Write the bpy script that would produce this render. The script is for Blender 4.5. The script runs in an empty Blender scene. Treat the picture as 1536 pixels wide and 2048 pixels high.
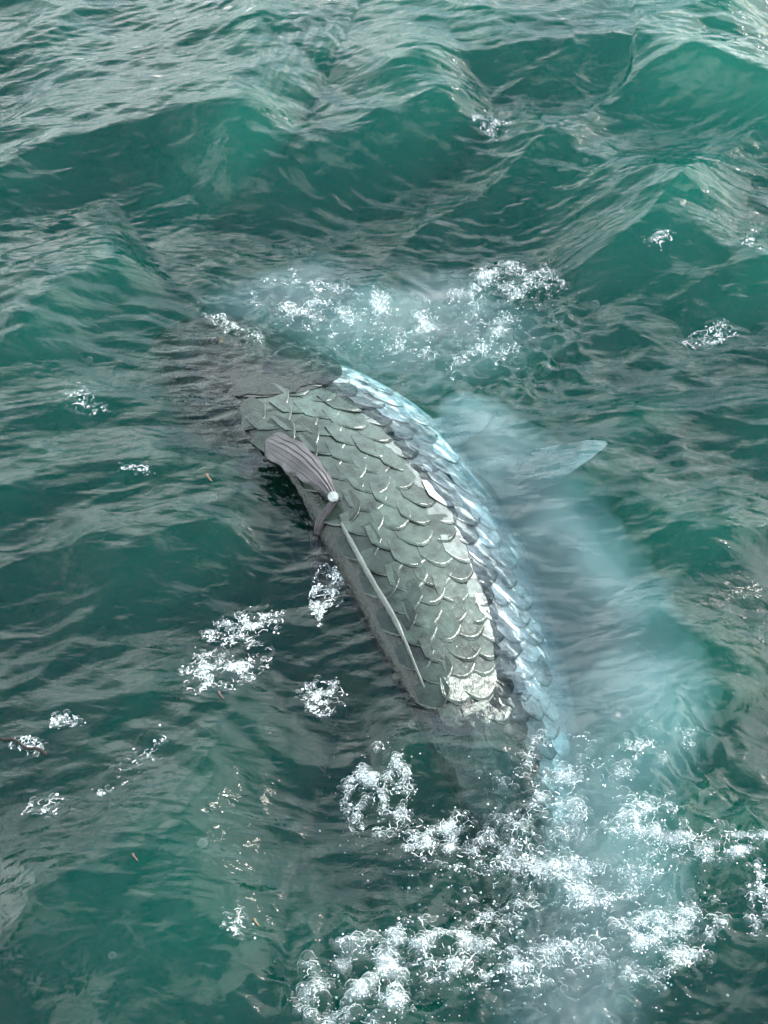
import bpy, math
import numpy as np
from mathutils import Matrix, Vector
from mathutils.geometry import delaunay_2d_cdt

scene = bpy.context.scene
R = math.radians
rng = np.random.default_rng(11)

# ------------------------------------------------------------------ camera
CAM_H, PITCH, VFOV = 1.7, 50.0, 40.0
cam_data = bpy.data.cameras.new('camera')
cam = bpy.data.objects.new('camera', cam_data)
scene.collection.objects.link(cam)
cam.location = (0, 0, CAM_H)
cam.rotation_euler = (R(90 - PITCH), 0, 0)
cam_data.sensor_fit = 'VERTICAL'
cam_data.sensor_height = 24.0
cam_data.lens = 12.0 / math.tan(R(VFOV / 2))
cam_data.clip_start = 0.05
cam_data.clip_end = 2000
scene.camera = cam

# ------------------------------------------------------------------ sky, sun, exposure
SUN_EL, SUN_AZ = 35.0, 56.0          # azimuth clockwise from +Y (view direction): from the right, a little beyond
world = bpy.data.worlds.new('World')
scene.world = world
world.use_nodes = True
wn = world.node_tree
wn.nodes.clear()
sky = wn.nodes.new('ShaderNodeTexSky')
sky.sky_type = 'NISHITA'
sky.sun_disc = False
sky.sun_elevation = R(SUN_EL)
sky.sun_rotation = R(SUN_AZ)
sky.air_density = 1.0
sky.dust_density = 0.8
sky.ozone_density = 1.0
bg = wn.nodes.new('ShaderNodeBackground')
bg.inputs['Strength'].default_value = 0.13
wo = wn.nodes.new('ShaderNodeOutputWorld')
# thin broken cloud over the whole sky
tcw = wn.nodes.new('ShaderNodeTexCoord')
cl = wn.nodes.new('ShaderNodeTexNoise'); cl.inputs['Scale'].default_value = 2.2; cl.inputs['Detail'].default_value = 5; cl.inputs['Distortion'].default_value = .3
wn.links.new(tcw.outputs['Generated'], cl.inputs['Vector'])
cm = wn.nodes.new('ShaderNodeMapRange'); cm.inputs['From Min'].default_value = .40; cm.inputs['From Max'].default_value = .62; cm.inputs['To Min'].default_value = .05; cm.inputs['To Max'].default_value = 1.0
wn.links.new(cl.outputs[0], cm.inputs['Value'])
mxs = wn.nodes.new('ShaderNodeMix'); mxs.data_type = 'RGBA'
# the cloud and haze thicken towards the horizon all round, the zenith is clear
sxz = wn.nodes.new('ShaderNodeSeparateXYZ'); wn.links.new(tcw.outputs['Generated'], sxz.inputs[0])
el = wn.nodes.new('ShaderNodeMapRange'); el.interpolation_type = 'SMOOTHSTEP'
el.inputs['From Min'].default_value = .98; el.inputs['From Max'].default_value = .55; el.inputs['To Min'].default_value = .20; el.inputs['To Max'].default_value = 1.0
wn.links.new(sxz.outputs[2], el.inputs['Value'])
cmul = wn.nodes.new('ShaderNodeMath'); cmul.operation = 'MULTIPLY'
wn.links.new(cm.outputs[0], cmul.inputs[0]); wn.links.new(el.outputs[0], cmul.inputs[1])
wn.links.new(cmul.outputs[0], mxs.inputs[0]); wn.links.new(sky.outputs[0], mxs.inputs[6]); mxs.inputs[7].default_value = (15.8, 17.6, 17.4, 1)
wn.links.new(mxs.outputs[2], bg.inputs['Color'])
wn.links.new(bg.outputs[0], wo.inputs[0])

sd = bpy.data.lights.new('sun', 'SUN')
sd.energy = 3.2
sd.angle = R(0.53)
sd.color = (1.0, 0.96, 0.9)
sun = bpy.data.objects.new('sun', sd)
scene.collection.objects.link(sun)
sdir = Vector((math.sin(R(SUN_AZ)) * math.cos(R(SUN_EL)), math.cos(R(SUN_AZ)) * math.cos(R(SUN_EL)), math.sin(R(SUN_EL))))
sun.rotation_euler = sdir.to_track_quat('Z', 'Y').to_euler()

scene.view_settings.view_transform = 'Standard'
scene.view_settings.look = 'None'
scene.view_settings.gamma = 1.0
scene.view_settings.exposure = 1.5
cy = scene.cycles
cy.use_denoising = True
cy.max_bounces = 5
cy.volume_bounces = 1
cy.use_adaptive_sampling = True
cy.adaptive_threshold = .04
cy.transparent_max_bounces = 40
cy.caustics_reflective = False
cy.caustics_refractive = False
cy.sample_clamp_indirect = 4.0
cy.sample_clamp_direct = 8.0

# ------------------------------------------------------------------ pixel helpers (photograph pixels 1536 x 2048)
F_PX = 1024.0 / math.tan(R(VFOV / 2))
cp, sp_ = math.cos(R(PITCH)), math.sin(R(PITCH))
FWD = np.array([0, cp, -sp_]); UP = np.array([0, sp_, cp]); RT = np.array([1.0, 0, 0])
CAM = np.array([0, 0, CAM_H])

def ray(u, v):
    u = np.asarray(u, float)[..., None]; v = np.asarray(v, float)[..., None]
    return FWD * F_PX + RT * (u - 768) - UP * (v - 1024)

def at_z(u, v, z=0.0):
    d = ray(u, v)
    t = (np.asarray(z) - CAM_H) / d[..., 2]
    return CAM + d * t[..., None]

def to_px(P):
    q = np.asarray(P) - CAM
    w = q @ FWD
    return np.stack([768 + F_PX * (q @ RT) / w, 1024 - F_PX * (q @ UP) / w], -1)

# ------------------------------------------------------------------ noise and curves
def vnoise(x, y, seed=0):
    xi = np.floor(x).astype(np.int64); yi = np.floor(y).astype(np.int64)
    fx = x - xi; fy = y - yi
    ux = fx * fx * fx * (fx * (fx * 6 - 15) + 10); uy = fy * fy * fy * (fy * (fy * 6 - 15) + 10)
    def g(i, j, dx, dy):
        h = (i * 374761393 + j * 668265263 + seed * 974711) & 0xffffffff
        h = ((h ^ (h >> 13)) * 1274126177) & 0xffffffff
        a = ((h ^ (h >> 16)) & 0xffff) / 65536.0 * 2 * np.pi
        return np.cos(a) * dx + np.sin(a) * dy
    n00 = g(xi, yi, fx, fy); n10 = g(xi + 1, yi, fx - 1, fy)
    n01 = g(xi, yi + 1, fx, fy - 1); n11 = g(xi + 1, yi + 1, fx - 1, fy - 1)
    return ((n00 * (1 - ux) + n10 * ux) * (1 - uy) + (n01 * (1 - ux) + n11 * ux) * uy) * 1.4

def rot(x, y, a):
    c, s = math.cos(R(a)), math.sin(R(a))
    return x * c + y * s, -x * s + y * c

def catmull(pts, n):
    pts = np.asarray(pts, float)
    P = np.vstack([2 * pts[0] - pts[1], pts, 2 * pts[-1] - pts[-2]])
    t = np.linspace(0, len(pts) - 1 - 1e-9, n)
    i = t.astype(int); f = (t - i)[:, None]
    p0, p1, p2, p3 = P[i], P[i + 1], P[i + 2], P[i + 3]
    return 0.5 * (2 * p1 + (p2 - p0) * f + (2 * p0 - 5 * p1 + 4 * p2 - p3) * f ** 2 + (3 * p1 - p0 - 3 * p2 + p3) * f ** 3)

def smooth(e0, e1, x):
    t = np.clip((x - e0) / (e1 - e0), 0, 1)
    return t * t * (3 - 2 * t)

# ------------------------------------------------------------------ fish body measured from the photograph
# centre line pixel, half width in pixels, share of the width that stands left of the waterline
ST = [  # u, v, half px, roll elevation of the back (deg), ratio b/a, centre height
    (318, 680, 24, 26, 0.74, -0.092),
    (370, 700, 78, 26, 0.68, -0.104),
    (448, 742, 122, 26, 0.60, -0.128),
    (580, 824, 145, 26, 0.54, -0.121),
    (742, 942, 168, 26, 0.50, -0.098),
    (860, 1114, 180, 26, 0.47, -0.073),
    (938, 1283, 174, 26, 0.45, -0.070),
    (995, 1430, 153, 26, 0.43, -0.068),
    (1045, 1565, 135, 26, 0.42, -0.094),
    (1078, 1720, 120, 26, 0.41, -0.114),
    (1100, 1900, 112, 26, 0.40, -0.126),
    (1112, 2060, 100, 26, 0.38, -0.130),
    (1116, 2130, 100, 26, 0.28, -0.130),
]
ST = np.array(ST, float)
NR = 150
stc = catmull(ST, NR)
spine = at_z(stc[:, 0], stc[:, 1], stc[:, 5])
tang = np.gradient(spine, axis=0)
tang /= np.linalg.norm(tang, axis=1)[:, None]
Zup = np.array([0, 0, 1.0])
side = np.cross(np.broadcast_to(Zup, tang.shape), tang)      # horizontal
side /= np.linalg.norm(side, axis=1)[:, None]
if side[NR // 2, 0] > 0:
    side = -side                                               # points left (towards the back)
upn = np.cross(side, tang); upn /= np.linalg.norm(upn, axis=1)[:, None]
upn *= np.sign(upn[:, 2:3])
ph = np.radians(stc[:, 3])[:, None]
DV = side * np.cos(ph) + upn * np.sin(ph)                      # towards the back
FV = -side * np.sin(ph) + upn * np.cos(ph)                     # towards the flank that faces up

def section(i, a, th):
    """points of the body section at ring i, half depth a; th measured from the back over the upper flank"""
    c, s = np.cos(th), np.sin(th)
    b = a * stc[i, 4]
    r = 1 + 0.02 * np.cos(2 * th)
    cc = np.sign(c) * np.abs(c) ** 0.96
    return spine[i] + (DV[i] * (a * r * cc)[..., None]) + FV[i] * (b * s * r)[..., None]

TH = np.linspace(0, 2 * np.pi, 73)[:-1]
half = np.zeros(NR)
for i in range(NR):
    lo, hi = 0.002, 0.6
    n2 = np.array([-(to_px(spine[min(i + 1, NR - 1)]) - to_px(spine[max(i - 1, 0)]))[1], (to_px(spine[min(i + 1, NR - 1)]) - to_px(spine[max(i - 1, 0)]))[0]])
    n2 /= np.linalg.norm(n2)
    for _ in range(26):
        m = (lo + hi) / 2
        q = to_px(section(i, m, TH)) @ n2
        if (q.max() - q.min()) / 2 > stc[i, 2]: hi = m
        else: lo = m
    half[i] = lo
k = np.ones(7) / 7
half = np.convolve(np.pad(half, 3, mode='edge'), k, 'valid')
arc = np.concatenate([[0], np.cumsum(np.linalg.norm(np.diff(spine, axis=0), axis=1))])
LEN = arc[-1]

def body_point(s, th):
    """s metres from the snout, th radians; arrays"""
    s = np.asarray(s, float); f = np.interp(s, arc, np.arange(NR))
    i = np.clip(f.astype(int), 0, NR - 2); w = (f - i)
    return section(i, half[i], np.asarray(th)) * (1 - w)[..., None] + section(i + 1, half[i + 1], np.asarray(th)) * w[..., None]

# ------------------------------------------------------------------ the water's height
RIDGES = [  # pixel polyline of a crest, height, near width, far width
    ([(-260, 520), (0, 385), (120, 325), (300, 298), (500, 292), (600, 305)], .050, .085, .30),
    ([(420, 425), (560, 375), (720, 312), (860, 265), (985, 240)], .040, .070, .22),
    ([(700, 225), (790, 185), (950, 146), (1100, 140), (1250, 132), (1360, 175), (1560, 235), (1800, 300)], .055, .095, .34),
    ([(1205, 215), (1260, 232), (1380, 218), (1560, 240), (1750, 300)], .026, .085, .16),
    ([(950, 235), (1060, 285), (1190, 345), (1330, 420), (1480, 450)], .034, .10, .16),
    ([(1130, 560), (1250, 520), (1360, 500), (1500, 545), (1700, 600)], .034, .09, .20),
    ([(1060, 915), (1160, 965), (1280, 1005), (1400, 1090), (1560, 1150)], .022, .06, .17),
    ([(1230, 1160), (1330, 1240), (1450, 1310), (1620, 1350)], .026, .05, .12),
    ([(-60, 720), (80, 640), (200, 560), (320, 520)], .026, .09, .18),
    ([(-60, 1820), (120, 1790), (330, 1760), (520, 1760)], .018, .10, .13),
    ([(560, 1900), (420, 1880), (250, 1960), (100, 2080)][::-1], .018, .08, .12),
    ([(740, 1520), (860, 1492), (960, 1497), (1090, 1480)], .020, .045, .055),
    ([(1180, 1560), (1260, 1480), (1380, 1410), (1560, 1375)], .030, .05, .07),
    ([(0, 180), (200, 150), (420, 110), (700, 85)], .020, .09, .2),
    ([(1090, 20), (1240, 10), (1400, 60), (1560, 110)], .030, .10, .2),
    ([(120, 1160), (260, 1130), (400, 1090), (520, 1110)], .012, .06, .1),
    ([(1180, 1700), (1320, 1640), (1450, 1640), (1600, 1660)], .026, .05, .08),
]
RW = []
for pts, h, wn_, wf_ in RIDGES:
    c = catmull(at_z([p[0] for p in pts], [p[1] for p in pts], h * 0.6)[:, :2], 40)
    RW.append((c, h, wn_, wf_))
SP2 = spine[:, :2]

def px_mask(X, Y, u, v, ru, rv, soft=0.5):
    """soft ellipse laid on the water round the pixel (u, v)"""
    c = at_z(u, v); ex = at_z(u + ru, v) - c; ey = at_z(u, v - rv) - c
    rx = abs(ex[0]); ry = abs(ey[1])
    d = np.sqrt(((X - c[0]) / rx) ** 2 + ((Y - c[1]) / ry) ** 2)
    return 1 - smooth(1 - soft, 1 + soft, d)

CHURN = [(1160, 1810, 320, 220), (760, 1950, 230, 130), (1400, 1720, 160, 170), (700, 640, 260, 80), (980, 660, 190, 120), (1330, 1480, 130, 90)]

def height(X, Y):
    X = np.asarray(X, float); Y = np.asarray(Y, float)
    # distance to the fish: the water lies calmer against it
    d2 = np.full(X.shape, 1e9)
    for j in range(int(NR * .12), int(NR * .80), 6):
        d2 = np.minimum(d2, (X - SP2[j, 0]) ** 2 + (Y - SP2[j, 1]) ** 2)
    calm = smooth(0.14, 0.32, np.sqrt(d2))
    wx = X + 0.10 * vnoise(X * 1.7, Y * 1.7, 3); wy = Y + 0.10 * vnoise(X * 1.7 + 9, Y * 1.7, 4)
    h = np.zeros(X.shape)
    a, b = rot(wx, wy, 12); h += .030 * vnoise(a * .9, b * 1.6, 5)
    a, b = rot(wx, wy, 20); h += .022 * (0.5 - 2 * np.abs(vnoise(a * 1.5, b * 3.2, 6))) 
    a, b = rot(wx, wy, -14); h += .006 * (0.5 - 2 * np.abs(vnoise(a * 3.2, b * 6.5, 7)))
    a, b = rot(wx, wy, 25); h += .0028 * (0.5 - 2 * np.abs(vnoise(a * 7.0, b * 14.0, 8)))
    a, b = rot(wx, wy, 5); h += .0014 * vnoise(a * 16, b * 34, 9)
    h *= 1.35 * (0.22 + 0.78 * calm)
    for k_, (ang, fr, am, sd_) in enumerate([(78, 26, .0011, 51), (105, 34, .0009, 52), (62, 20, .0013, 53), (120, 42, .0006, 54), (92, 55, .0005, 55)]):
        env = smooth(.05, .45, vnoise(X * 2.1 + k_ * 5, Y * 3.0, sd_))
        cx, cs = math.cos(R(ang)), math.sin(R(ang))
        h += am * env * np.sin(2 * np.pi * fr * (wx * cx + wy * cs) + 5 * vnoise(X * 2.5, Y * 2.5, sd_ + 9))
    for c, rh, wn_, wf_ in RW:
        lo = c.min(0) - 1.3; hi = c.max(0) + 1.3
        m = (X > lo[0]) & (X < hi[0]) & (Y > lo[1]) & (Y < hi[1])
        if not m.any(): continue
        x = wx[m] * .25 + X[m] * .75; y = wy[m] * .25 + Y[m] * .75
        best = np.full(x.shape, 1e9); sgn = np.zeros(x.shape); tt = np.zeros(x.shape)
        for j in range(len(c) - 1):
            p, q = c[j], c[j + 1]; e = q - p; L2 = e @ e + 1e-12
            t = np.clip(((x - p[0]) * e[0] + (y - p[1]) * e[1]) / L2, 0, 1)
            dx = x - p[0] - t * e[0]; dy = y - p[1] - t * e[1]
            d = np.sqrt(dx * dx + dy * dy); w = d < best
            best = np.where(w, d, best)
            sgn = np.where(w, np.sign(e[0] * dy - e[1] * dx), sgn)
            tt = np.where(w, (j + t) / (len(c) - 1), tt)
        wid = np.where(sgn < 0, wn_, wf_)
        e = 0.006
        prof = np.exp(-((np.sqrt(best ** 2 + e * e) - e) / wid) ** 1.25)
        h[m] += 1.75 * rh * prof * (smooth(-.05, .25, tt) * smooth(1.05, .75, tt))
    ch = np.zeros(X.shape)
    for u, v, ru, rv in CHURN:
        ch = np.maximum(ch, px_mask(X, Y, u, v, ru, rv))
    if ch.max() > 0:
        n = .016 * (0.5 - 2 * np.abs(vnoise(X * 9 + 3, Y * 11, 21))) + .011 * (0.6 - 2 * np.abs(vnoise(X * 22, Y * 24 + 5, 22))) + .005 * vnoise(X * 48, Y * 50, 23)
        h += ch * n
    return h * smooth(14, 5, np.sqrt(X ** 2 + (Y - 2) ** 2)) + 0.03 * vnoise(X * .35, Y * .5, 31) * smooth(3, 8, np.sqrt(X ** 2 + (Y - 2) ** 2))

def on_water(u, v, lift=0.0):
    z = np.zeros(np.shape(u))
    for _ in range(5):
        P = at_z(u, v, z + lift)
        z = height(P[..., 0], P[..., 1])
    P = at_z(u, v, z + lift); P[..., 2] = z + lift
    return P

# ------------------------------------------------------------------ mesh and material helpers
col = scene.collection

def mesh_obj(name, V, faces, mat=None, parent=None, smooth_=True, label=None, cat=None, group=None, kind=None, origin=None):
    V = np.asarray(V, float)
    if origin is not None:
        V = V - np.asarray(origin)
    me = bpy.data.meshes.new(name)
    faces = faces if isinstance(faces, np.ndarray) else None if faces is None else faces
    if isinstance(faces, np.ndarray):
        n = faces.shape[1]
        me.vertices.add(len(V)); me.vertices.foreach_set('co', V.ravel())
        me.loops.add(faces.size); me.loops.foreach_set('vertex_index', faces.ravel().astype(np.int32))
        me.polygons.add(len(faces)); me.polygons.foreach_set('loop_start', np.arange(0, faces.size, n, dtype=np.int32))
        me.update(calc_edges=True); me.validate()
    else:
        me.from_pydata([tuple(v) for v in V], [], faces); me.update()
    if smooth_:
        me.polygons.foreach_set('use_smooth', np.ones(len(me.polygons), bool))
    o = bpy.data.objects.new(name, me)
    col.objects.link(o)
    if origin is not None: o.location = origin
    if mat: me.materials.append(mat)
    if parent: 
        o.parent = parent
        o.location = Vector(o.location) - parent.location
    tag(o, label, cat, group, kind)
    return o

def tag(o, label=None, cat=None, group=None, kind=None):
    if label: o['label'] = label
    if cat: o['category'] = cat
    if group: o['group'] = group
    if kind: o['kind'] = kind

class NT:
    def __init__(self, name):
        self.m = bpy.data.materials.new(name); self.m.use_nodes = True
        self.t = self.m.node_tree; self.t.nodes.clear()
        self.out = self.n('OutputMaterial')
    def n(self, typ, **kw):
        nd = self.t.nodes.new('ShaderNode' + typ)
        for k_, v in kw.items():
            if k_[0] == '_': setattr(nd, k_[1:], v)
            else: self.set(nd, k_, v)
        return nd
    def set(self, nd, key, v):
        key = key.replace('__', ' ')
        s = nd.inputs[int(key[1:])] if key[0] == 'i' and key[1:].isdigit() else nd.inputs[key]
        if isinstance(v, bpy.types.NodeSocket): self.t.links.new(v, s)
        elif isinstance(v, bpy.types.Node): self.t.links.new(v.outputs[0], s)
        else: s.default_value = v
    def math(self, op, a, b=0.0, c=0.0):
        return self.n('Math', _operation=op, i0=a, i1=b, i2=c)
    def mapr(self, v, a, b, c=0.0, d=1.0):
        return self.n('MapRange', Value=v, From__Min=a, From__Max=b, To__Min=c, To__Max=d)
    def surf(self, s): self.set(self.out, 'Surface', s)

def noise_node(T, vec, scale, detail=3, rough=.55, dist=0.0):
    return T.n('TexNoise', Vector=vec, Scale=scale, Detail=detail, Roughness=rough, Distortion=dist)

# ---- water
T = NT('sea_water')
geo = T.n('NewGeometry')
mp = T.n('Mapping', Vector=geo.outputs['Position']); mp.inputs['Scale'].default_value = (1, 2.3, .3); mp.inputs['Rotation'].default_value = (0, 0, R(14))
mp2 = T.n('Mapping', Vector=geo.outputs['Position']); mp2.inputs['Scale'].default_value = (1, 1.7, .3); mp2.inputs['Rotation'].default_value = (0, 0, R(-24))
n1 = noise_node(T, mp, 9, 2, .5, .4)
n2_ = noise_node(T, mp2, 26, 3, .55, .6)
n3 = noise_node(T, mp, 75, 3, .6, .3)
patch = noise_node(T, geo.outputs['Position'], 2.2, 2)
pm = T.mapr(patch, .38, .62, .15, 1.0)
hsum = T.math('ADD', T.math('MULTIPLY', n1, .012), T.math('ADD', T.math('MULTIPLY', n2_, .0031), T.math('MULTIPLY', n3, T.math('MULTIPLY', pm, .0012))))
bump = T.n('Bump', Strength=1.0, Distance=1.0, Height=hsum)
fres = T.n('Fresnel', IOR=1.33, Normal=bump)
gl = T.n('BsdfGlossy', Roughness=.03, Normal=bump); gl.inputs['Color'].default_value = (1, 1, 1, 1)
tr = T.n('BsdfTransparent')
T.surf(T.n('MixShader', Fac=fres, i1=tr, i2=gl))
vs = T.n('VolumeScatter', Density=1.0, Anisotropy=0.2); vs.inputs['Color'].default_value = (1, 1, 1, 1)
va = T.n('VolumeAbsorption', Density=1.0)
SIG_S = (0.06, 0.80, 0.54); SIG_A = (4.6, 2.1, 2.0)
ms = max(SIG_S); vs.inputs['Density'].default_value = ms; vs.inputs['Color'].default_value = tuple(c / ms for c in SIG_S) + (1,)
ma = 8.0; va.inputs['Density'].default_value = ma; va.inputs['Color'].default_value = tuple(1 - c / ma for c in SIG_A) + (1,)
T.set(T.out, 'Volume', T.n('AddShader', i0=vs, i1=va))
MAT_WATER = T.m
try: MAT_WATER.cycles.homogeneous_volume = True
except Exception: pass

def principled(name, color=(.5, .5, .5), rough=.5, metal=0.0, **kw):
    T = NT(name)
    p = T.n('BsdfPrincipled', Roughness=rough, Metallic=metal)
    p.inputs['Base Color'].default_value = (*color, 1)
    T.surf(p)
    return T, p

# ---- seabed
T, p = principled('seabed_sand', (.12, .14, .09), .9)
g = T.n('NewGeometry')
T.set(p, 'Base Color', T.n('ValToRGB', Fac=noise_node(T, g.outputs['Position'], 3)))
MAT_SAND = T.m

# ---- fish skin: colour attribute 'tone' (0 dark back .. 1 silver belly)
T, p = principled('fish_skin', rough=.32, metal=.25)
at = T.n('Attribute', _attribute_name='tone')
nz = noise_node(T, T.n('NewGeometry').outputs['Position'], 19, 5, .65, .6)
tv = T.math('ADD', at.outputs['Fac'], T.mapr(nz, .3, .7, -.22, .20))  # mottled pigment, also standing in for caustic ripple light on the belly
cr = T.n('ValToRGB', Fac=tv)
els = cr.color_ramp.elements
els[0].position = 0.05; els[0].color = (.012, .0145, .012, 1)
els[1].position = 1.0; els[1].color = (.50, .55, .58, 1)
e = els.new(.35); e.color = (.021, .026, .022, 1)
e = els.new(.55); e.color = (.064, .080, .072, 1)
e = els.new(.72); e.color = (.32, .36, .38, 1)
T.set(p, 'Base Color', cr)
bm_ = T.n('Bump', Strength=.8, Distance=.008, Height=T.math('ADD', nz, T.math('MULTIPLY', noise_node(T, T.n('NewGeometry').outputs['Position'], 70, 4, .7), .5))); T.set(p, 'Normal', bm_)
MAT_SKIN = T.m

# ---- scales: object colour carries the scale's own tone; pale rim at the free edge
T, p = principled('fish_scale', rough=.26, metal=.12)
oi = T.n('ObjectInfo')
tc = T.n('TexCoord')
nz = noise_node(T, tc.outputs['Object'], 5, 4, .65)
nb = noise_node(T, T.n('NewGeometry').outputs['Position'], 34, 4, .65)
sep = T.n('SeparateXYZ', Vector=tc.outputs['Object'])
rim_x = T.math('ADD', sep.outputs[0], T.math('MULTIPLY', T.math('MULTIPLY', sep.outputs[1], sep.outputs[1]), 1.33))
rim_x = T.math('ADD', rim_x, T.mapr(nb, .3, .7, -.06, .06))
rimm = T.mapr(rim_x, .51, .60, 0, .15)
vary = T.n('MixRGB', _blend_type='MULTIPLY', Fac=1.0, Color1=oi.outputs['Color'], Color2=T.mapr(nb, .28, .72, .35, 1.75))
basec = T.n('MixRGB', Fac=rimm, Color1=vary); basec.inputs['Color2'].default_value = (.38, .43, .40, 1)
T.set(p, 'Base Color', basec); p.inputs['Coat Weight'].default_value = .3; p.inputs['Coat Roughness'].default_value = .12; p.inputs['Specular IOR Level'].default_value = .25; p.inputs['Coat IOR'].default_value = 1.33
T.set(p, 'Roughness', T.mapr(nz, .3, .7, .10, .36))
mpw = T.n('Mapping', Vector=tc.outputs['Object']); mpw.inputs['Scale'].default_value = (1, 14, 1)
T.set(p, 'Normal', T.n('Bump', Strength=.28, Distance=.004, Height=T.math('ADD', nb, T.math('MULTIPLY', noise_node(T, mpw, 3, 2), .5))))
MAT_SCALE = T.m

def fin_mat(name, c1, c2, alpha=1.0):
    T, p = principled(name, c1, .4, 0.0)
    nz = noise_node(T, T.n('TexCoord').outputs['Object'], 25, 4, .6)
    cr = T.n('ValToRGB', Fac=nz)
    cr.color_ramp.elements[0].position = .3; cr.color_ramp.elements[0].color = (*c1, 1)
    cr.color_ramp.elements[1].position = .7; cr.color_ramp.elements[1].color = (*c2, 1)
    T.set(p, 'Base Color', cr)
    T.set(p, 'Normal', T.n('Bump', Strength=.4, Distance=.003, Height=nz))
    p.inputs['Alpha'].default_value = alpha
    return T.m
MAT_FIN_DARK = fin_mat('fin_purple_grey', (.016, .014, .016), (.058, .052, .057))
MAT_FIN_BLACK = fin_mat('fin_dark', (.03, .025, .03), (.07, .06, .065))
MAT_FIN_PALE = fin_mat('fin_pale', (.22, .26, .26), (.40, .44, .44), .45)
MAT_FILAMENT = fin_mat('fin_filament', (.035, .045, .04), (.085, .10, .092), .85)
MAT_GILL = fin_mat('gill_shadow', (.008, .009, .009), (.02, .02, .02))
T, p = principled('eye_black', (.006, .006, .006), .08); MAT_PUPIL = T.m
T, p = principled('eye_gold', (.16, .115, .05), .3, .5); MAT_IRIS = T.m
T, p = principled('weed_ochre', (.10, .075, .035), .6); MAT_WEED = T.m
T, p = principled('weed_red', (.07, .04, .033), .6); MAT_WEEDR = T.m
T, p = principled('twig_bark', (.008, .007, .006), 1.0)
T.set(p, 'Normal', T.n('Bump', Strength=.6, Distance=.002, Height=noise_node(T, T.n('TexCoord').outputs['Object'], 200))); MAT_TWIG = T.m

# ---- bubble film: clear where one looks through it, milky at the rim
T = NT('bubble_film')
lw = T.n('LayerWeight', Blend=.42)
rim = T.mapr(lw.outputs['Facing'], .50, 1.0, .02, .50)
wh = T.n('BsdfPrincipled', Roughness=.15); wh.inputs['Base Color'].default_value = (.62, .68, .69, 1)
T.surf(T.n('MixShader', Fac=rim, i1=T.n('BsdfTransparent'), i2=wh))
MAT_BUBBLE = T.m
T, p = principled('froth_white', (.68, .73, .74), .22); MAT_FROTH = T.m
T, p = principled('foam_wall', (.72, .78, .79), .18)
nz = noise_node(T, T.n('NewGeometry').outputs['Position'], 60, 3, .6)
T.surf(T.n('MixShader', Fac=T.mapr(nz, .38, .64, .12, .85), i1=T.n('BsdfTransparent'), i2=p)); MAT_LACE = T.m

# ------------------------------------------------------------------ water body
def axis(lo, hi, step, far):
    a = list(np.arange(lo, hi + 1e-6, step)); s = step; x = a[-1]
    up = []
    while x < far: s *= 1.22; x += s; up.append(x)
    s = step; x = a[0]; dn = []
    while x > -far: s *= 1.22; x -= s; dn.append(x)
    return np.array(dn[::-1] + a + up)
GX = axis(-1.15, 1.15, .0045, 150); GY = axis(.45, 3.3, .0045, 150)
XX, YY = np.meshgrid(GX, GY)
ZZ = height(XX, YY)
ny, nx = XX.shape
V = np.stack([XX.ravel(), YY.ravel(), ZZ.ravel()], -1)
ii = (np.arange(ny - 1)[:, None] * nx + np.arange(nx - 1)[None, :]).ravel()
Fq = np.stack([ii, ii + 1, ii + nx + 1, ii + nx], -1)
loop = list(range(nx)) + [r * nx + nx - 1 for r in range(1, ny)] + [(ny - 1) * nx + c for c in range(nx - 2, -1, -1)] + [r * nx for r in range(ny - 2, 0, -1)]
loop = np.array(loop); base = len(V)
VB = V[loop].copy(); VB[:, 2] = -3.0
nl = len(loop); nxt = np.roll(np.arange(nl), -1)
Fs = np.stack([loop, base + np.arange(nl), base + nxt, loop[nxt]], -1)
cb = base + nl
Vc = np.array([[0, 0, -3.0]])
Ft = np.stack([base + nxt, base + np.arange(nl), np.full(nl, cb)], -1)
me_faces_q = np.vstack([Fq, Fs])
me = bpy.data.meshes.new('water')
Vall = np.vstack([V, VB, Vc])
me.vertices.add(len(Vall)); me.vertices.foreach_set('co', Vall.ravel())
li = np.concatenate([me_faces_q.ravel(), Ft.ravel()]).astype(np.int32)
me.loops.add(len(li)); me.loops.foreach_set('vertex_index', li)
me.polygons.add(len(me_faces_q) + nl)
me.polygons.foreach_set('loop_start', np.concatenate([np.arange(len(me_faces_q)) * 4, len(me_faces_q) * 4 + np.arange(nl) * 3]).astype(np.int32))
me.update(calc_edges=True)
sm = np.zeros(len(me.polygons), bool); sm[:len(Fq)] = True
me.polygons.foreach_set('use_smooth', sm)
me.materials.append(MAT_WATER)
wo_ = bpy.data.objects.new('water', me); col.objects.link(wo_)
tag(wo_, 'rippled teal green sea water around the fish', 'water', kind='structure')

g = np.array([-160, -60, -20, 0, 20, 60, 160.0])
sx, sy = np.meshgrid(g, g)
i7 = (np.arange(6)[:, None] * 7 + np.arange(6)[None, :]).ravel()
mesh_obj('seabed', np.stack([sx.ravel(), sy.ravel(), np.full(49, -2.6)], -1), np.stack([i7, i7 + 1, i7 + 8, i7 + 7], -1), MAT_SAND,
         label='sandy sea floor hidden under the murky water', cat='seabed', kind='structure')

# ------------------------------------------------------------------ the fish
fish = bpy.data.objects.new('fish', None); col.objects.link(fish)
fish.location = tuple(spine[NR // 2])
tag(fish, 'large silver fish with dark back rolling at the water surface', 'fish')

NT_ = len(TH)
rings = np.stack([section(i, half[i], TH) for i in range(NR)])
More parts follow.
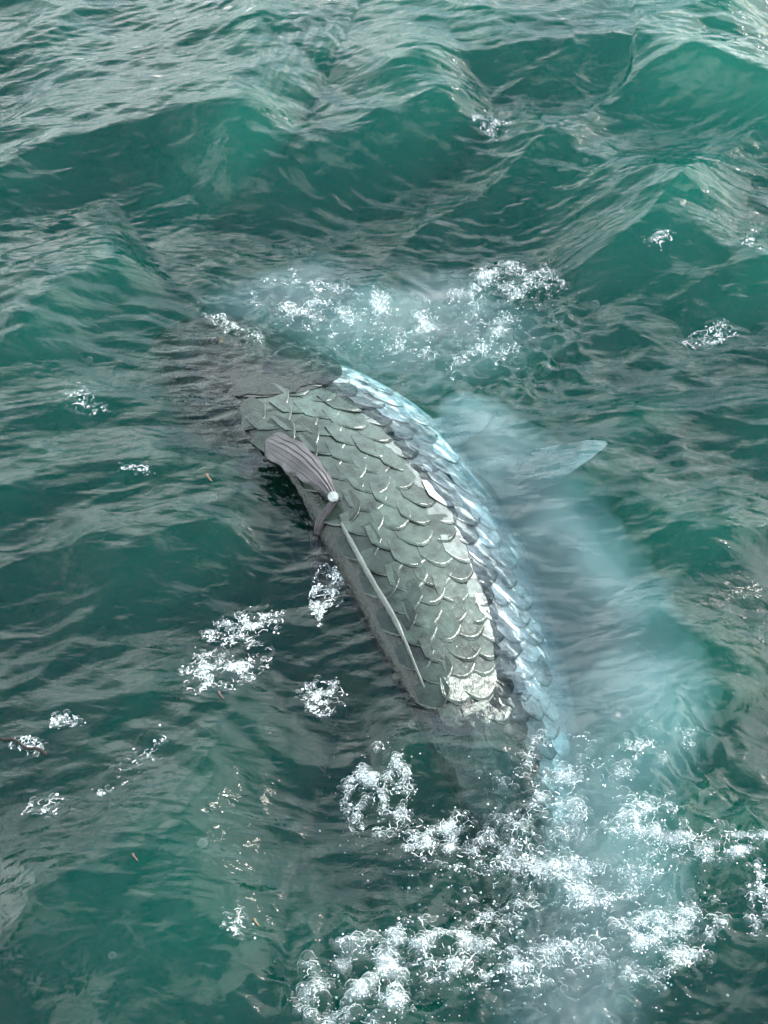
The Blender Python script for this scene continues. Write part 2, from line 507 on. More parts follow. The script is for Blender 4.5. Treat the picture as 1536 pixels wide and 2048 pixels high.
# slight unevenness so that the body is not a lathe
BV = rings.reshape(-1, 3)
BV = np.vstack([BV, spine[0] - tang[0] * .012, spine[-1] + tang[-1] * .01])
fi = []
for i in range(NR - 1):
    j = np.arange(NT_); j2 = (j + 1) % NT_
    fi.append(np.stack([i * NT_ + j, i * NT_ + j2, (i + 1) * NT_ + j2, (i + 1) * NT_ + j], -1))
quads = np.vstack(fi)
faces = [tuple(q) for q in quads.tolist()]
a0, a1 = NR * NT_, NR * NT_ + 1
for j in range(NT_):
    faces.append((a0, (j + 1) % NT_, j)); faces.append((a1, (NR - 1) * NT_ + j, (NR - 1) * NT_ + (j + 1) % NT_))
body = mesh_obj('body', BV, faces, MAT_SKIN, fish, origin=fish.location)
body.location = (0, 0, 0)
tone = np.zeros(len(BV))
sfrac = np.repeat(arc, NT_)
thr = np.tile(TH, NR)
lat = np.cos(thr)                         # 1 back, -1 belly
tn = smooth(.25, -.55, lat)
hd = smooth(.42, .20, sfrac)              # the head is dark further down
tn = tn * (1 - hd) + hd * .42 * smooth(.6, -.9, lat)
tone[:-2] = tn; tone[-2] = .2; tone[-1] = .4
at_ = body.data.attributes.new('tone', 'FLOAT', 'POINT'); at_.data.foreach_set('value', tone.astype(np.float32))

def local(P): return np.asarray(P) - np.array(fish.location)
def part(name, V, faces, mat, parent=fish, label=None, smooth_=True):
    V = np.asarray(V, float); c = V.mean(0)
    o = mesh_obj(name, V - c, faces, mat, None, smooth_)
    o.parent = parent
    pl = np.array(fish.location) if parent is fish else np.array(fish.location) + np.array(parent.location)
    o.location = tuple(c - pl)
    if label: o['label'] = label
    return o

# ---- scales, one object each, sharing three meshes
def scale_mesh(seed):
    r_ = np.random.default_rng(seed)
    nu, nv = 7, 7
    vs_, fs_ = [], []
    for a in range(nu):
        u = a / (nu - 1)                         # 0 front .. 1 free edge
        for b in range(nv):
            v = b / (nv - 1) * 2 - 1
            edge = 1 - .80 * abs(v) ** 1.9       # rounded free edge
            w = 1.0 - .10 * (1 - u) ** 2
            x = -.60 + (.60 + .60 * edge) * u
            jag = (.012 * r_.normal()) if a == nu - 1 else 0
            z = .011 * u ** 1.3 - .045 * v * v + .004 * r_.normal()
            vs_.append((x + jag, v * .60 * w, z))
    for a in range(nu - 1):
        for b in range(nv - 1):
            q = a * nv + b
            fs_.append((q, q + nv, q + nv + 1, q + 1))
    n0 = len(vs_)
    for b in range(nv):                          # thin free edge
        x, y, z = vs_[(nu - 1) * nv + b]; vs_.append((x - .02, y, z - .015))
    for b in range(nv - 1):
        q = (nu - 1) * nv + b
        fs_.append((q, n0 + b, n0 + b + 1, q + 1))
    me = bpy.data.meshes.new('scale'); me.from_pydata(vs_, [], fs_); me.update()
    me.polygons.foreach_set('use_smooth', np.ones(len(me.polygons), bool))
    me.materials.append(MAT_SCALE)
    return me
SM = [scale_mesh(s) for s in range(5)]
S0, S1 = .372, 1.36
n_sc = 0
nrow = 0
s = S0
ROWS = 6
while s < S1:
    i = int(np.interp(s, arc, np.arange(NR)))
    hh = half[i]
    fine = np.linspace(R(24), R(118), 400)
    Pf = section(i, hh, fine)
    al = np.concatenate([[0], np.cumsum(np.linalg.norm(np.diff(Pf, axis=0), axis=1))])
    rowsp = al[-1] / ROWS
    step = rowsp * .86
    pos = (np.arange(ROWS) + (nrow % 2) * .5 + .25) * rowsp
    for pz in pos:
        th = np.interp(pz, al, fine)
        ss = s + rng.normal() * .0022 
        P = body_point(ss, th); Pt = body_point(ss + .004, th); Pv = body_point(ss, th + .02)
        ex = Pt - P; ex /= np.linalg.norm(ex)
        ey = Pv - P; ey -= ex * (ex @ ey); ey /= np.linalg.norm(ey)
        ez = np.cross(ex, ey)
        cen = spine[i]
        if ez @ (P - cen) < 0:
            ey = -ey; ez = -ez
        n_sc += 1
        o = bpy.data.objects.new('scale', SM[rng.integers(5)])
        col.objects.link(o)
        tilt = Matrix.Rotation(-.012 + rng.normal() * .014, 4, 'Y') @ Matrix.Rotation(rng.normal() * .035, 4, 'X') @ Matrix.Rotation(rng.normal() * .05, 4, 'Z')
        M = Matrix(((ex[0], ey[0], ez[0], 0), (ex[1], ey[1], ez[1], 0), (ex[2], ey[2], ez[2], 0), (0, 0, 0, 1)))
        sz = rowsp * 1.16 * (1 + rng.normal() * .03)
        M = M @ tilt @ Matrix.Diagonal((sz, sz * 1.0, sz * .8 * (.35 + .65 * float(smooth(.8, .0, math.cos(th)))), 1))
        Pl = local(P + ez * .0012)
        o.parent = fish
        o.matrix_local = Matrix.Translation(Vector(Pl)) @ M
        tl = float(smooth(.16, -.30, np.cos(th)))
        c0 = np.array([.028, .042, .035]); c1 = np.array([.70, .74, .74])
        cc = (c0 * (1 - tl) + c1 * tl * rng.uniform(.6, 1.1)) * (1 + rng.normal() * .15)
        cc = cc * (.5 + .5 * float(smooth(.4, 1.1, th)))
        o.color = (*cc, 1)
    s += step
    nrow += 1

# ---- gill cover: a raised bony plate with its slit behind it
def shell_patch(name, s_of, th0, th1, s_front, lift0, lift1, mat, nu=14, nv=22, label=None):
    vs_ = []
    for a in range(nu):
        u = a / (nu - 1)
        for b in range(nv):
            v = b / (nv - 1); th = th0 + (th1 - th0) * v
            sv = s_front + (s_of(v) - s_front) * u
            P = body_point(sv, th)
            i = int(np.interp(sv, arc, np.arange(NR)))
            n = P - spine[i]; n -= tang[i] * (n @ tang[i]); n /= np.linalg.norm(n)
            vs_.append(P + n * (-.003 + (lift0 + .003 + (lift1 - lift0) * u ** 1.5) * min(1, 2.2 * math.sin(math.pi * v)) * min(1, 3 * u + .1)))
    fs_ = [(a * nv + b, a * nv + b + 1, (a + 1) * nv + b + 1, (a + 1) * nv + b) for a in range(nu - 1) for b in range(nv - 1)]
    return part(name, vs_, fs_, mat, label=label)
gs = .392
gc = shell_patch('gill_cover', lambda v: gs - .15 * abs(2 * v - 1) ** 2.2 + .006 * math.sin(v * 23) + .004 * math.sin(v * 51 + 1), R(22), R(128), .22, .001, .0045, MAT_SKIN)
a_ = gc.data.attributes.new('tone', 'FLOAT', 'POINT')
gt = np.array([[.06 + .20 * (b / 21) for b in range(22)] for a in range(14)]).ravel(); a_.data.foreach_set('value', gt.astype(np.float32))
shell_patch('gill_slit', lambda v: gs + .009 - .15 * abs(2 * v - 1) ** 2.2, R(24), R(126), gs - .15, .001, .003, MAT_GILL)

def uv_sphere(c, r, axes=None, nu=14, nv=20):
    ax = np.eye(3) if axes is None else np.array(axes)
    vs_ = []
    for a in range(nu + 1):
        p_ = math.pi * a / nu
        for b in range(nv):
            q = 2 * math.pi * b / nv
            d = np.array([math.sin(p_) * math.cos(q), math.sin(p_) * math.sin(q), math.cos(p_)]) * r
            vs_.append(np.asarray(c) + d @ ax)
    fs_ = [(a * nv + b, (a + 1) * nv + b, (a + 1) * nv + (b + 1) % nv, a * nv + (b + 1) % nv) for a in range(nu) for b in range(nv)]
    return vs_, fs_
es, eth = .150, R(62)
EP = body_point(es, eth); ie = int(np.interp(es, arc, np.arange(NR))); en = EP - spine[ie]; en /= np.linalg.norm(en)
e1 = tang[ie] - en * (tang[ie] @ en); e1 /= np.linalg.norm(e1); e2 = np.cross(en, e1)
V_, F_ = uv_sphere(EP - en * .004, np.array([.016, .016, .008]), (e1, e2, en))
eye = part('eye', V_, F_, MAT_IRIS)
V_, F_ = uv_sphere(EP + en * .002, np.array([.010, .010, .005]), (e1, e2, en))
part('pupil', V_, F_, MAT_PUPIL, eye)
# jaw: bony plate along the side of the mouth
jw = shell_patch('jaw_plate', lambda v: .20 - .03 * (2 * v - 1) ** 2, R(108), R(150), .03, .001, .006, MAT_SKIN)
a_ = jw.data.attributes.new('tone', 'FLOAT', 'POINT'); a_.data.foreach_set('value', np.full(14 * 22, .45, np.float32))

# ---- fins: a ribbed leaf between a base and a tip outline, with real thickness
def fin_from_px(name, base_px, tip_px, zb, zt, mat, ribs=9, thick=.004, label=None, along=12, curl=0.0, parent=fish):
    nb_ = ribs * 4 + 1
    B = catmull(np.array([[*p] for p in base_px], float), nb_); Tp = catmull(np.array([[*p] for p in tip_px], float), nb_)
    zb_ = np.interp(np.linspace(0, 1, nb_), np.linspace(0, 1, len(zb)), zb); zt_ = np.interp(np.linspace(0, 1, nb_), np.linspace(0, 1, len(zt)), zt)
    PB = at_z(B[:, 0], B[:, 1], zb_); PT = at_z(Tp[:, 0], Tp[:, 1], zt_)
    vs_ = []
    for sgn in (1, -1):
        for a in range(along + 1):
            u = a / along
            P = PB * (1 - u) + PT * u
            d = PT - PB
            n = np.cross(d, np.gradient(PB * .5 + PT * .5, axis=0)); n /= (np.linalg.norm(n, axis=1)[:, None] + 1e-9)
            n *= np.sign(n[:, 2:3] + 1e-9)
            th_ = thick * (1 - .75 * u)
            rib = .5 + .5 * np.abs(np.cos(np.linspace(0, math.pi * ribs, nb_)))
            edge = np.minimum(1, np.minimum(np.linspace(0, 1, nb_), np.linspace(1, 0, nb_)) * 8 + .1)
            vs_.append(P + n * (sgn * th_ * rib * edge * .5)[:, None] + n * (curl * math.sin(u * math.pi)))
    Vv = np.concatenate(vs_); W = nb_; off = (along + 1) * W
    fs_ = []
    for a in range(along):
        for b in range(W - 1):
            q = a * W + b
            fs_.append((q, q + 1, q + W + 1, q + W)); q += off
            fs_.append((q, q + W, q + W + 1, q + 1))
    rim_ = list(range(W)) + [a * W + W - 1 for a in range(1, along + 1)] + [along * W + b for b in range(W - 2, -1, -1)] + [a * W for a in range(along - 1, 0, -1)]
    for a in range(len(rim_)):
        p_, q_ = rim_[a], rim_[(a + 1) % len(rim_)]
        fs_.append((p_, p_ + off, q_ + off, q_))
    return part(name, Vv, fs_, mat, parent, label)

def tube(pts, rad, n=8):
    pts = np.asarray(pts, float); vs_ = []
    tg = np.gradient(pts, axis=0); tg /= np.linalg.norm(tg, axis=1)[:, None]
    for P, t_, r_ in zip(pts, tg, rad):
        a = np.cross(t_, [0.3, 0.1, 1]); a /= np.linalg.norm(a); b = np.cross(t_, a)
        for k_ in range(n):
            q = 2 * math.pi * k_ / n
            vs_.append(P + (a * math.cos(q) + b * math.sin(q)) * r_)
    fs_ = [(i * n + k_, i * n + (k_ + 1) % n, (i + 1) * n + (k_ + 1) % n, (i + 1) * n + k_) for i in range(len(pts) - 1) for k_ in range(n)]
    fs_.append(tuple(range(n))[::-1]); fs_.append(tuple(range((len(pts) - 1) * n, len(pts) * n)))
    return vs_, fs_

def on_body(u, v):
    """first hit of the pixel's ray on the body, by scanning the built surface"""
    Q = to_px(rings.reshape(-1, 3)).reshape(NR, NT_, 2)
    d = np.hypot(Q[..., 0] - u, Q[..., 1] - v)
    n = rings - spine[:, None, :]
    vis = (n @ (-FWD)) > 0
    d = np.where(vis, d, 1e9)
    # inverse distance of the four best
    f = np.argsort(d.ravel())[:4]; w = 1 / (d.ravel()[f] + .5)
    nn = n.reshape(-1, 3)[f[0]]; nn = nn / np.linalg.norm(nn)
    return (rings.reshape(-1, 3)[f] * w[:, None]).sum(0) / w.sum(), nn
def leaf_fin(name, mid_px, wid_px, zs, mat, thick=.006, nu=36, nv=13, ribs=5, label=None, onb=False):
    """a fin drawn as a leaf: centre line, width along it, height along it; rays run lengthwise"""
    q = np.linspace(0, 1, nu)
    c = catmull(np.array(mid_px, float), nu)
    w = np.interp(q, np.linspace(0, 1, len(wid_px)), wid_px)
    w = np.convolve(np.pad(w, 2, mode='edge'), np.ones(5) / 5, 'valid'); w[-1] *= .35; w[-2] *= .75
    z = np.interp(q, np.linspace(0, 1, len(zs)), zs)
    if onb: z = z + np.array([on_body(*m_)[0][2] for m_ in c])
    tg = np.gradient(c, axis=0); tg /= np.linalg.norm(tg, axis=1)[:, None]
    nrm = np.stack([-tg[:, 1], tg[:, 0]], -1)
    vs_ = []
    for sg in (1, -1):
        for b in range(nv):
            x = b / (nv - 1) * 2 - 1
            e_ = nrm * (w * x * (1 + .06 * np.sin(q * 31 + b)))[:, None]
            P = at_z(c[:, 0] + e_[:, 0], c[:, 1] + e_[:, 1], z - .010 * x * x)
            P = P + np.array([0, -.3, .9]) * (sg * thick * .5 * (1 - .8 * x * x) * (.5 + .5 * abs(math.cos(x * math.pi * ribs * .5))))
            vs_.append(P)
    Vv = np.concatenate(vs_); off = nv * nu; fs_ = []
    for b in range(nv - 1):
        for a in range(nu - 1):
            p_ = b * nu + a
            fs_.append((p_, p_ + 1, p_ + nu + 1, p_ + nu)); p_ += off
            fs_.append((p_, p_ + nu, p_ + nu + 1, p_ + 1))
    fin_ = part(name, Vv, fs_, mat, fish, label)
    for b in (2, 4, 6, 8, 10):
        V_, F_ = tube(vs_[b] + np.array([0, -.0004, .0010]), np.interp(q, [0, .1, .8, 1], [.0003, .0008, .0006, .0002]), 5)
        part('fin_ray', V_, F_, mat, fin_)
    return fin_
leaf_fin('dorsal_fin', [(672, 1004), (640, 960), (590, 915), (532, 882)], (7, 22, 32, 27), (.022, .034, .036, .030), MAT_FIN_DARK, .007, onb=True, label='purplish brown fin folded over the dark back')
leaf_fin('dorsal_fin_rear_lobe', [(668, 1000), (640, 1050), (632, 1120), (650, 1230)], (6, 11, 15, 15), (.052, .02, -.03, -.07), MAT_FIN_BLACK, .008)
V_, F_ = uv_sphere(at_z(666, 993, on_body(666, 993)[0][2] + .036), np.array([.0085, .0085, .007]), None, 10, 14)  # added pale ball, stands in for a sun glint on a water drop
part('fin_glint_drop', V_, F_, MAT_FIN_PALE, label='small white ball standing in for a glinting water drop at the dorsal fin root')

fin_from_px('pectoral_fin', [(930, 925), (985, 975), (1015, 1030)], [(1175, 880), (1215, 886), (1185, 915)], (-.07, -.08, -.09), (-.045, -.045, -.05), MAT_FIN_PALE, 8, .006, 'pale pointed fin under the water')
fin_from_px('pelvic_fin', [(815, 845), (855, 875), (885, 910)], [(965, 822), (985, 832), (965, 860)], (-.07, -.075, -.08), (-.055, -.055, -.06), MAT_FIN_PALE, 6, .006)
fin_from_px('anal_fin', [(1090, 1260), (1130, 1380), (1120, 1520)], [(1260, 1260), (1330, 1370), (1200, 1540)], (-.13, -.13, -.14), (-.12, -.10, -.12), MAT_FIN_PALE, 14, .006)
fin_from_px('caudal_fin', [(1020, 2085), (1112, 2100), (1205, 2085)], [(850, 2390), (1115, 2270), (1400, 2400)], (-.12, -.13, -.14), (-.08, -.12, -.16), MAT_FIN_PALE, 16, .008)
# long trailing ray of the dorsal fin lying along the flank
fh = [on_body(*q_) for q_ in ((690, 1050), (748, 1150), (806, 1250), (846, 1350), (880, 1440))]
fp = catmull(np.array([h_[0] + h_[1] * k2 for h_, k2 in zip(fh, (.008, .012, .010, .008, .003))]), 46)
V_, F_ = tube(fp, np.interp(np.linspace(0, 1, 46), [0, .1, .5, .56, 1], [.002, .0036, .0042, .0022, .0009]) * (1 + .25 * rng.random(46)))
part('dorsal_filament', V_, F_, MAT_FILAMENT, label='long translucent trailing fin ray lying along the flank')

# ------------------------------------------------------------------ foam, bubbles
def dome_template(nu=3, nv=7):
    vs_ = [(0, 0, 1.0)]
    for a in range(1, nu + 1):
        p_ = a / nu * math.pi * .5
        for b in range(nv):
            q = 2 * math.pi * (b + .5 * (a % 2)) / nv
            vs_.append((math.sin(p_) * math.cos(q), math.sin(p_) * math.sin(q), math.cos(p_)))
    fs_ = [(0, 1 + b, 1 + (b + 1) % nv) for b in range(nv)]
    for a in range(nu - 1):
        for b in range(nv):
            p_, q_ = 1 + a * nv + b, 1 + a * nv + (b + 1) % nv
            fs_ += [(p_, p_ + nv, q_ + nv), (p_, q_ + nv, q_)]
    return np.array(vs_), np.array(fs_)
DT_V, DT_F = dome_template()

def domes(C, rad, squash=1.0):
    n = len(C)
    V = C[:, None, :] + DT_V[None] * rad[:, None, None] * np.array([1, 1, squash])
    F = DT_F[None] + (np.arange(n) * len(DT_V))[:, None, None]
    return V.reshape(-1, 3), F.reshape(-1, 3)

# pixel centre, half size, tilt, number of bubbles, biggest bubble (m), what it is beside
FOAM = [
    (985, 252, 38, 26, 30, 90, .0075, 'small knot of foam on a smooth green wave crest'),
    (1010, 585, 100, 48, -12, 620, .0075, 'white domed splash of foam at the end of the churned water'),
    (620, 610, 95, 55, 10, 520, .006, 'bright foam beside the dark fish head'),
    (790, 655, 110, 55, 15, 520, .006, 'foam spread between the fish head and the domed splash'),
    (970, 700, 75, 48, -20, 260, .006, 'loose foam trailing below the domed splash'),
    (470, 655, 80, 16, 25, 140, .005, 'thin line of foam along the fish snout'),
    (490, 1250, 70, 26, -14, 330, .005, 'upper of two foam rafts left of the fish back'),
    (450, 1330, 78, 42, -20, 520, .005, 'larger of two foam rafts left of the fish back'),
    (640, 1395, 40, 32, -10, 260, .005, 'compact foam patch beside the shaded fish back'),
    (655, 1185, 32, 58, 25, 330, .0045, 'foam gathered under the folded dorsal fin'),
    (130, 1442, 30, 15, 5, 90, .005, 'small oval foam patch on open water'),
    (60, 1490, 32, 18, 5, 90, .005, 'foam clump caught on a dark twig'),
    (170, 803, 42, 24, 25, 60, .006, 'thin foam patch on open water near the fish head'),
    (270, 935, 40, 12, 5, 45, .0045, 'thin foam string on open water left of the dorsal fin'),
    (1420, 672, 52, 20, -18, 130, .006, 'foam streak on the dark wave trough'),
    (1320, 470, 34, 14, -20, 60, .005, 'foam fleck under a low wave crest'),
    (755, 1585, 50, 65, 10, 420, .0075, 'tall foam splash left of the submerged tail'),
    (900, 1680, 80, 42, 15, 420, .008, 'foam over the dark shaded tail stem'),
    (1150, 1600, 130, 85, 10, 480, .009, 'glassy bubbles where the back dips under the water'),
    (1300, 1650, 70, 40, 20, 330, .009, 'foam crest at the right of the tail wake'),
    (1190, 1770, 180, 90, 5, 1100, .008, 'wide churned foam over the submerged tail'),
    (1450, 1688, 95, 26, 5, 300, .008, 'foam ridge running out from the tail wake'),
    (1330, 1880, 90, 60, -20, 420, .010, 'clump of large glassy bubbles below the tail wake'),
    (880, 1890, 90, 50, -5, 480, .008, 'foam left of the tail fin'),
    (720, 1975, 95, 70, -10, 480, .012, 'big rounded bubbles in the shaded water left of the tail fin'),
    (1050, 1920, 120, 40, -10, 420, .008, 'foam band just above the tail fin'),
    (1520, 1805, 30, 60, 0, 140, .008, 'foam tatters on the dark water beyond the wake'),
    (1290, 1500, 90, 28, -25, 120, .007, 'scattered bubbles between the anal fin and the tail wake'),
    (480, 1840, 28, 26, 30, 50, .005, 'faint foam patch on dark water left of the tail'),
    (95, 1615, 36, 14, -5, 45, .005, 'foam flecks on water below the twig'),
    (205, 1585, 18, 9, -5, 28, .004, 'tiny foam fleck on water right of the twig'),
    (1505, 483, 24, 16, 10, 40, .005, 'foam fleck beside a wave trough'),
    (280, 1510, 60, 26, -38, 50, .004, 'faint slanting foam streak on open water'),
]
for k_, (u, v, ru, rv, tilt, n, rmax, lab) in enumerate(FOAM):
    m = int(n * (1.15 if v < 1500 else 1.05))
    # clumpy: keep points where a noise field is high
    a = rng.normal(size=(m * 6, 2)) * .48
    a = a[(a ** 2).sum(1) < 1.1]
    f = vnoise(a[:, 0] * 2.6 + k_ * 7.1, a[:, 1] * 2.6, 40 + k_)
    a = a[np.argsort(-(f + rng.normal(size=len(f)) * .25))[:m]]
    c_, s_ = math.cos(R(tilt)), math.sin(R(tilt))
    sprd = 1.25 if v < 1500 else 1.5
    du = a[:, 0] * ru * sprd; dv = a[:, 1] * rv * sprd
    uu = u + du * c_ - dv * s_; vv_ = v + du * s_ + dv * c_
    P = on_water(uu, vv_)
    rad = np.clip(rng.lognormal(math.log(rmax * .38), .45, len(P)), .0011, rmax)
    P[:, 2] -= rad * .25
    lift = np.zeros(len(P))
    if 'splash' in lab or 'knot' in lab:
        lift = np.maximum(0, 1 - (a ** 2).sum(1)) * (.035 if 'domed' in lab else .018) * rng.random(len(P)) ** .5
    P[:, 2] += lift
    sel = rng.random(len(P)) < .95
    V1, F1 = domes(P[sel], rad[sel] * 1.15, .85)
    org = P.mean(0)
    o = mesh_obj('foam', V1, F1, MAT_BUBBLE, origin=org, label=lab, cat='foam', kind='stuff')
    # the lacy net of foam between the bubbles: walls of irregular cells
    pick = rng.random(len(P)) < .75
    Q = P[pick]; lq = lift[pick]
    Vd, Ed, Fd, *_r = delaunay_2d_cdt([Vector((x_, y_)) for x_, y_ in Q[:, :2]], [], [], 0, 1e-5, False)
    Vd = np.array([tuple(v_) for v_ in Vd]); cen = np.array([Vd[list(f_)].mean(0) for f_ in Fd])
    lz = np.array([lq[np.argmin((Q[:, 0] - c_[0]) ** 2 + (Q[:, 1] - c_[1]) ** 2)] for c_ in cen])
    cen += rng.normal(size=cen.shape) * .0010
    cz = height(cen[:, 0], cen[:, 1]) + lz * (.6 + .4 * rng.random(len(cen))) + .0006
    C3 = np.column_stack([cen, cz])
    share = {}
    for fi_, f_ in enumerate(Fd):
        for a_i in range(3):
            share.setdefault(tuple(sorted((f_[a_i], f_[(a_i + 1) % 3]))), []).append(fi_)
    seg = np.array([v_ for v_ in share.values() if len(v_) == 2])
    A_, B_ = C3[seg[:, 0]], C3[seg[:, 1]]
    ln = np.linalg.norm(B_ - A_, axis=1)
    keep = (ln < .0085) & (ln > .0006) & (rng.random(len(ln)) < .5)
    A_, B_ = A_[keep], B_[keep]
    nk = len(A_)
    d_ = B_ - A_; d_ /= np.linalg.norm(d_, axis=1)[:, None]
    s1 = np.cross(d_, [0, 0, 1.0]); s1 /= np.linalg.norm(s1, axis=1)[:, None] + 1e-9
    s2 = np.cross(s1, d_)
    rr = np.clip(rng.lognormal(math.log(.00038), .6, nk), .00016, .0011)[:, None]
    M_ = (A_ + B_) / 2 + s1 * rng.normal(size=(nk, 1)) * .0012
    ringv = []
    for base_, k2 in ((A_, .9), (M_, 1.0), (B_, .9)):
        for q_ in (0, 2.1, 4.2):
            ringv.append(base_ + (s1 * math.cos(q_) + s2 * math.sin(q_)) * rr * k2)
    NV = np.stack(ringv, 1).reshape(-1, 3)
    tri = np.array([[r_ * 3 + a_i, r_ * 3 + (a_i + 1) % 3, r_ * 3 + 3 + (a_i + 1) % 3, r_ * 3 + 3 + a_i] for r_ in range(2) for a_i in range(3)])
    NF = (tri[None] + (np.arange(nk) * 9)[:, None, None]).reshape(-1, 4)
    mesh_obj('foam_lace', NV - org, NF, MAT_LACE).parent = o
    # finer solid froth between the bubbles
    nf = m // 3
    j = rng.integers(len(P), size=nf)
    Pf = P[j] + rng.normal(size=(nf, 3)) * np.array([1, 1, 0]) * rad[j][:, None] * 1.1
    Pf[:, 2] = height(Pf[:, 0], Pf[:, 1]) + lift[j]
    V2, F2 = domes(Pf, np.clip(rng.lognormal(math.log(.0008), .45, nf), .0004, .0022), .8)
    mesh_obj('froth', V2 - org, F2, MAT_FROTH).parent = o
    if n >= 400 and v > 500 and 'raft' not in lab:
        ns = int(n * .35)
        j = rng.integers(len(P), size=ns)
        Ps = P[j] + rng.normal(size=(ns, 3)) * np.array([.022, .022, 0])
        Ps[:, 2] = height(Ps[:, 0], Ps[:, 1]) - .010 - rng.gamma(1.8, .020, ns)
        V3, F3 = domes(Ps, np.clip(rng.lognormal(math.log(.0008), .45, ns), .0004, .003), 1.0)
        sb = mesh_obj('submerged_bubbles', V3 - org, F3, MAT_FROTH); sb.parent = o
    

# milky water full of fine air under the splashes
T = NT('aerated_water')
T.set(T.out, 'Volume', T.n('VolumeScatter', Density=4.6, Anisotropy=.3)); T.out.inputs
for nd in T.t.nodes:
    if nd.type == 'VOLUME_SCATTER': nd.inputs['Color'].default_value = (.86, .97, 1.0, 1)
MAT_AIR = T.m
for k_, (u, v, ru, rv, dp, lab) in enumerate([
        (610, 615, 150, 62, .045, 'pale milky water under the foam by the fish head'),
        (850, 660, 190, 75, .05, 'pale milky water under the domed splash')]):
    c = at_z(u, v, -.085)
    rx = abs(at_z(u + ru, v, -.085)[0] - c[0]); ry = abs(at_z(u, v - rv, -.085)[1] - c[1])
    V_, F_ = uv_sphere((0, 0, 0), 1.0, None, 28, 44)
    V_ = np.array(V_)
    w_ = 1 + .30 * vnoise(V_[:, 0] * 2.4 + k_ * 9, V_[:, 1] * 2.4 + V_[:, 2], 70 + k_) + .14 * vnoise(V_[:, 0] * 6, V_[:, 1] * 6 + V_[:, 2] * 3, 80 + k_)
    V_[:, 2] *= np.clip(1 - V_[:, 0] ** 2 - V_[:, 1] ** 2, 0, 1) ** .6
    V_ = V_ * w_[:, None] * np.array([rx * 1.15, ry * 1.15, dp * 1.15])
    o = mesh_obj('aerated_water', V_ * np.array([1.3, 1.3, 1.1]), F_, MAT_AIR, label=lab, cat='foam', kind='stuff')
    o.location = tuple(c)
    for f_ in (1.1, .92, .72, .5):
        sh_ = np.array([rx, ry, 0]) * rng.normal(size=3) * .07
        mesh_obj('aerated_core', V_ * np.array([f_, f_, .55 + .45 * f_]) + sh_, F_, MAT_AIR).parent = o

PL = catmull(np.array([(900, 800, 40, .02), (960, 860, 85, .04), (1040, 960, 110, .05), (1100, 1080, 135, .05), (1150, 1190, 160, .05), (1205, 1300, 190, .05), (1235, 1410, 190, .05),
    (1215, 1530, 160, .05), (1185, 1650, 150, .05), (1200, 1780, 180, .05), (1165, 1900, 160, .05), (1130, 2040, 140, .05), (1110, 2180, 120, .03)], float), 90)
pc = at_z(PL[:, 0], PL[:, 1], -.085)
pt = np.gradient(pc, axis=0); pt /= np.linalg.norm(pt, axis=1)[:, None]
pn = np.cross(pt, [0, 0, 1.0]); pn /= np.linalg.norm(pn, axis=1)[:, None]
pw = np.linalg.norm(at_z(PL[:, 0] + PL[:, 2], PL[:, 1], -.085) - pc, axis=1)
qa = np.linspace(0, 2 * np.pi, 33)[:-1]
def plume(f, seed):
    vs_ = []
    for i_ in range(90):
        wob = f * (1 + .26 * vnoise(np.cos(qa) * 1.5 + 5, np.full(32, i_ * .11) + np.sin(qa), seed) + .20 * vnoise(np.cos(qa) * 4, np.full(32, i_ * .40), seed + 1))
        vs_.append(pc[i_] - pn[i_] * 0 + pn[i_] * (np.cos(qa) * pw[i_] * wob)[:, None] + np.array([0, 0, 1.0]) * (np.sin(qa) * np.abs(np.sin(qa)) ** .6 * PL[i_, 3] * (.55 + .45 * f))[:, None])
    vs_ = np.concatenate(vs_ + [pc[:1], pc[-1:]])
    fs_ = [((i_ + 1) * 32 + k2, (i_ + 1) * 32 + (k2 + 1) % 32, i_ * 32 + (k2 + 1) % 32, i_ * 32 + k2) for i_ in range(89) for k2 in range(32)]
    fs_ += [(k2, (k2 + 1) % 32, 90 * 32) for k2 in range(32)] + [(89 * 32 + (k2 + 1) % 32, 89 * 32 + k2, 90 * 32 + 1) for k2 in range(32)]
    return vs_, fs_
V_, F_ = plume(1.12, 91)
po = mesh_obj('aerated_water', V_, F_, MAT_AIR, label='long pale turquoise plume of churned water along the fish belly', cat='foam', kind='stuff', origin=pc[45])
for k_, f_ in enumerate((1.0, .86, .70, .5)):
    V_, F_ = plume(f_, 95 + 3 * k_)
    mesh_obj('aerated_core', V_ - pc[45], F_, MAT_AIR).parent = po

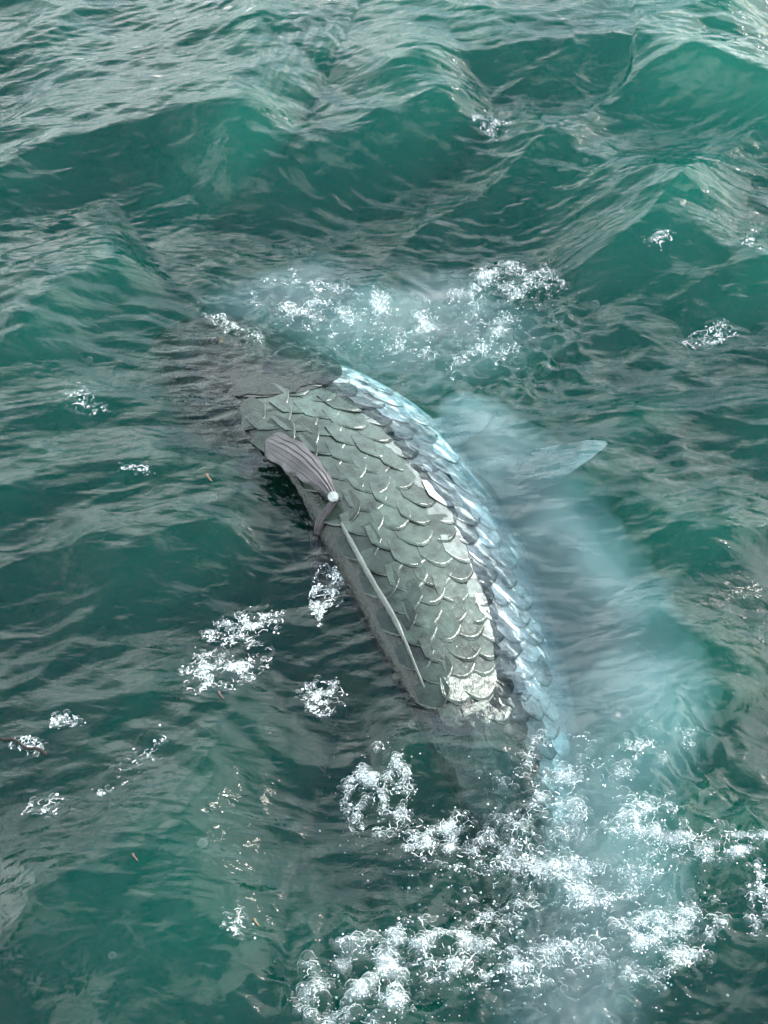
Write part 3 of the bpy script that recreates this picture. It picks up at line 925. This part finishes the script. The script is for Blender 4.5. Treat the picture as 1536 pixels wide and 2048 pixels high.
# single bubbles and drops
BUB = [
    (405, 1688, .0062, 'large clear round bubble alone on smooth open water'), (427, 997, .0055, 'white round bubble on the water left of the dorsal fin'),
    (1397, 255, .006, 'white bubble on the dark face of a wave'), (224, 1614, .0045, 'small white bubble near a tiny foam fleck'),
    (225, 1912, .0045, 'small white bubble on the dark ruffled water'), (1170, 323, .005, 'bubble on a slanting wave ridge'),
    (822, 1450, .005, 'bubble touching the shaded edge of the fish back'), (590, 505, .006, 'clear bubble above the foam by the fish head'),
    (1190, 610, .007, 'clear bubble beside the domed splash'), (1095, 740, .006, 'bubble below the loose trailing foam'),
    (1128, 1978, .005, 'bubble floating over the tail fin root'), (180, 720, .005, 'bubble ahead of the fish snout'),
    (795, 408, .005, 'bubble on the wave below the foam knot'),
    (110, 890, .0045, 'bubble near the thin foam string'), (1208, 1930, .0045, 'bubble at the lower edge of the tail wake'), (1310, 900, .004, 'tiny bubble beyond the pale pointed fin'),
]
for u, v, r_, lab in BUB:
    P = on_water(np.array([u]), np.array([v]))[0]
    V_, F_ = uv_sphere((0, 0, 0), r_, None, 8, 12)
    o = mesh_obj('bubble', V_, F_, MAT_BUBBLE, label=lab, cat='bubble', group='single bubbles on the water')
    o.location = tuple(P + np.array([0, 0, r_ * .3]))

# ------------------------------------------------------------------ floating debris
tp = on_water(np.linspace(-8, 92, 14), 1470 + np.linspace(0, 38, 14) + 4 * np.sin(np.arange(14)), .002)
V_, F_ = tube(tp, np.full(14, .0022) * (1 + .4 * rng.random(14)), 6)
mesh_obj('twig', V_, F_, MAT_TWIG, label='thin dark twig floating through a foam clump', cat='twig')
for u, v, m_, lab in [(416, 953, MAT_WEED, 'tiny ochre weed scrap floating left of the dorsal fin'), (511, 1843, MAT_WEED, 'tiny yellow weed scrap on the dark water'), (440, 1388, MAT_WEEDR, 'reddish weed scrap below the larger foam raft'), (268, 1712, MAT_WEEDR, 'thin reddish weed strand on open water')]:
    n = 9; q = np.linspace(0, 1, n)
    tp = on_water(u + (q - .5) * 10 + 3 * np.sin(q * 9), v + (q - .5) * 13 + 4 * np.cos(q * 7), .001)
    V_, F_ = tube(tp, (.0008 + .0004 * (m_ is MAT_WEED)) * np.sin(q * math.pi) ** .7 + .0005, 6)
    mesh_obj('weed_scrap', V_, F_, m_, label=lab, cat='seaweed')
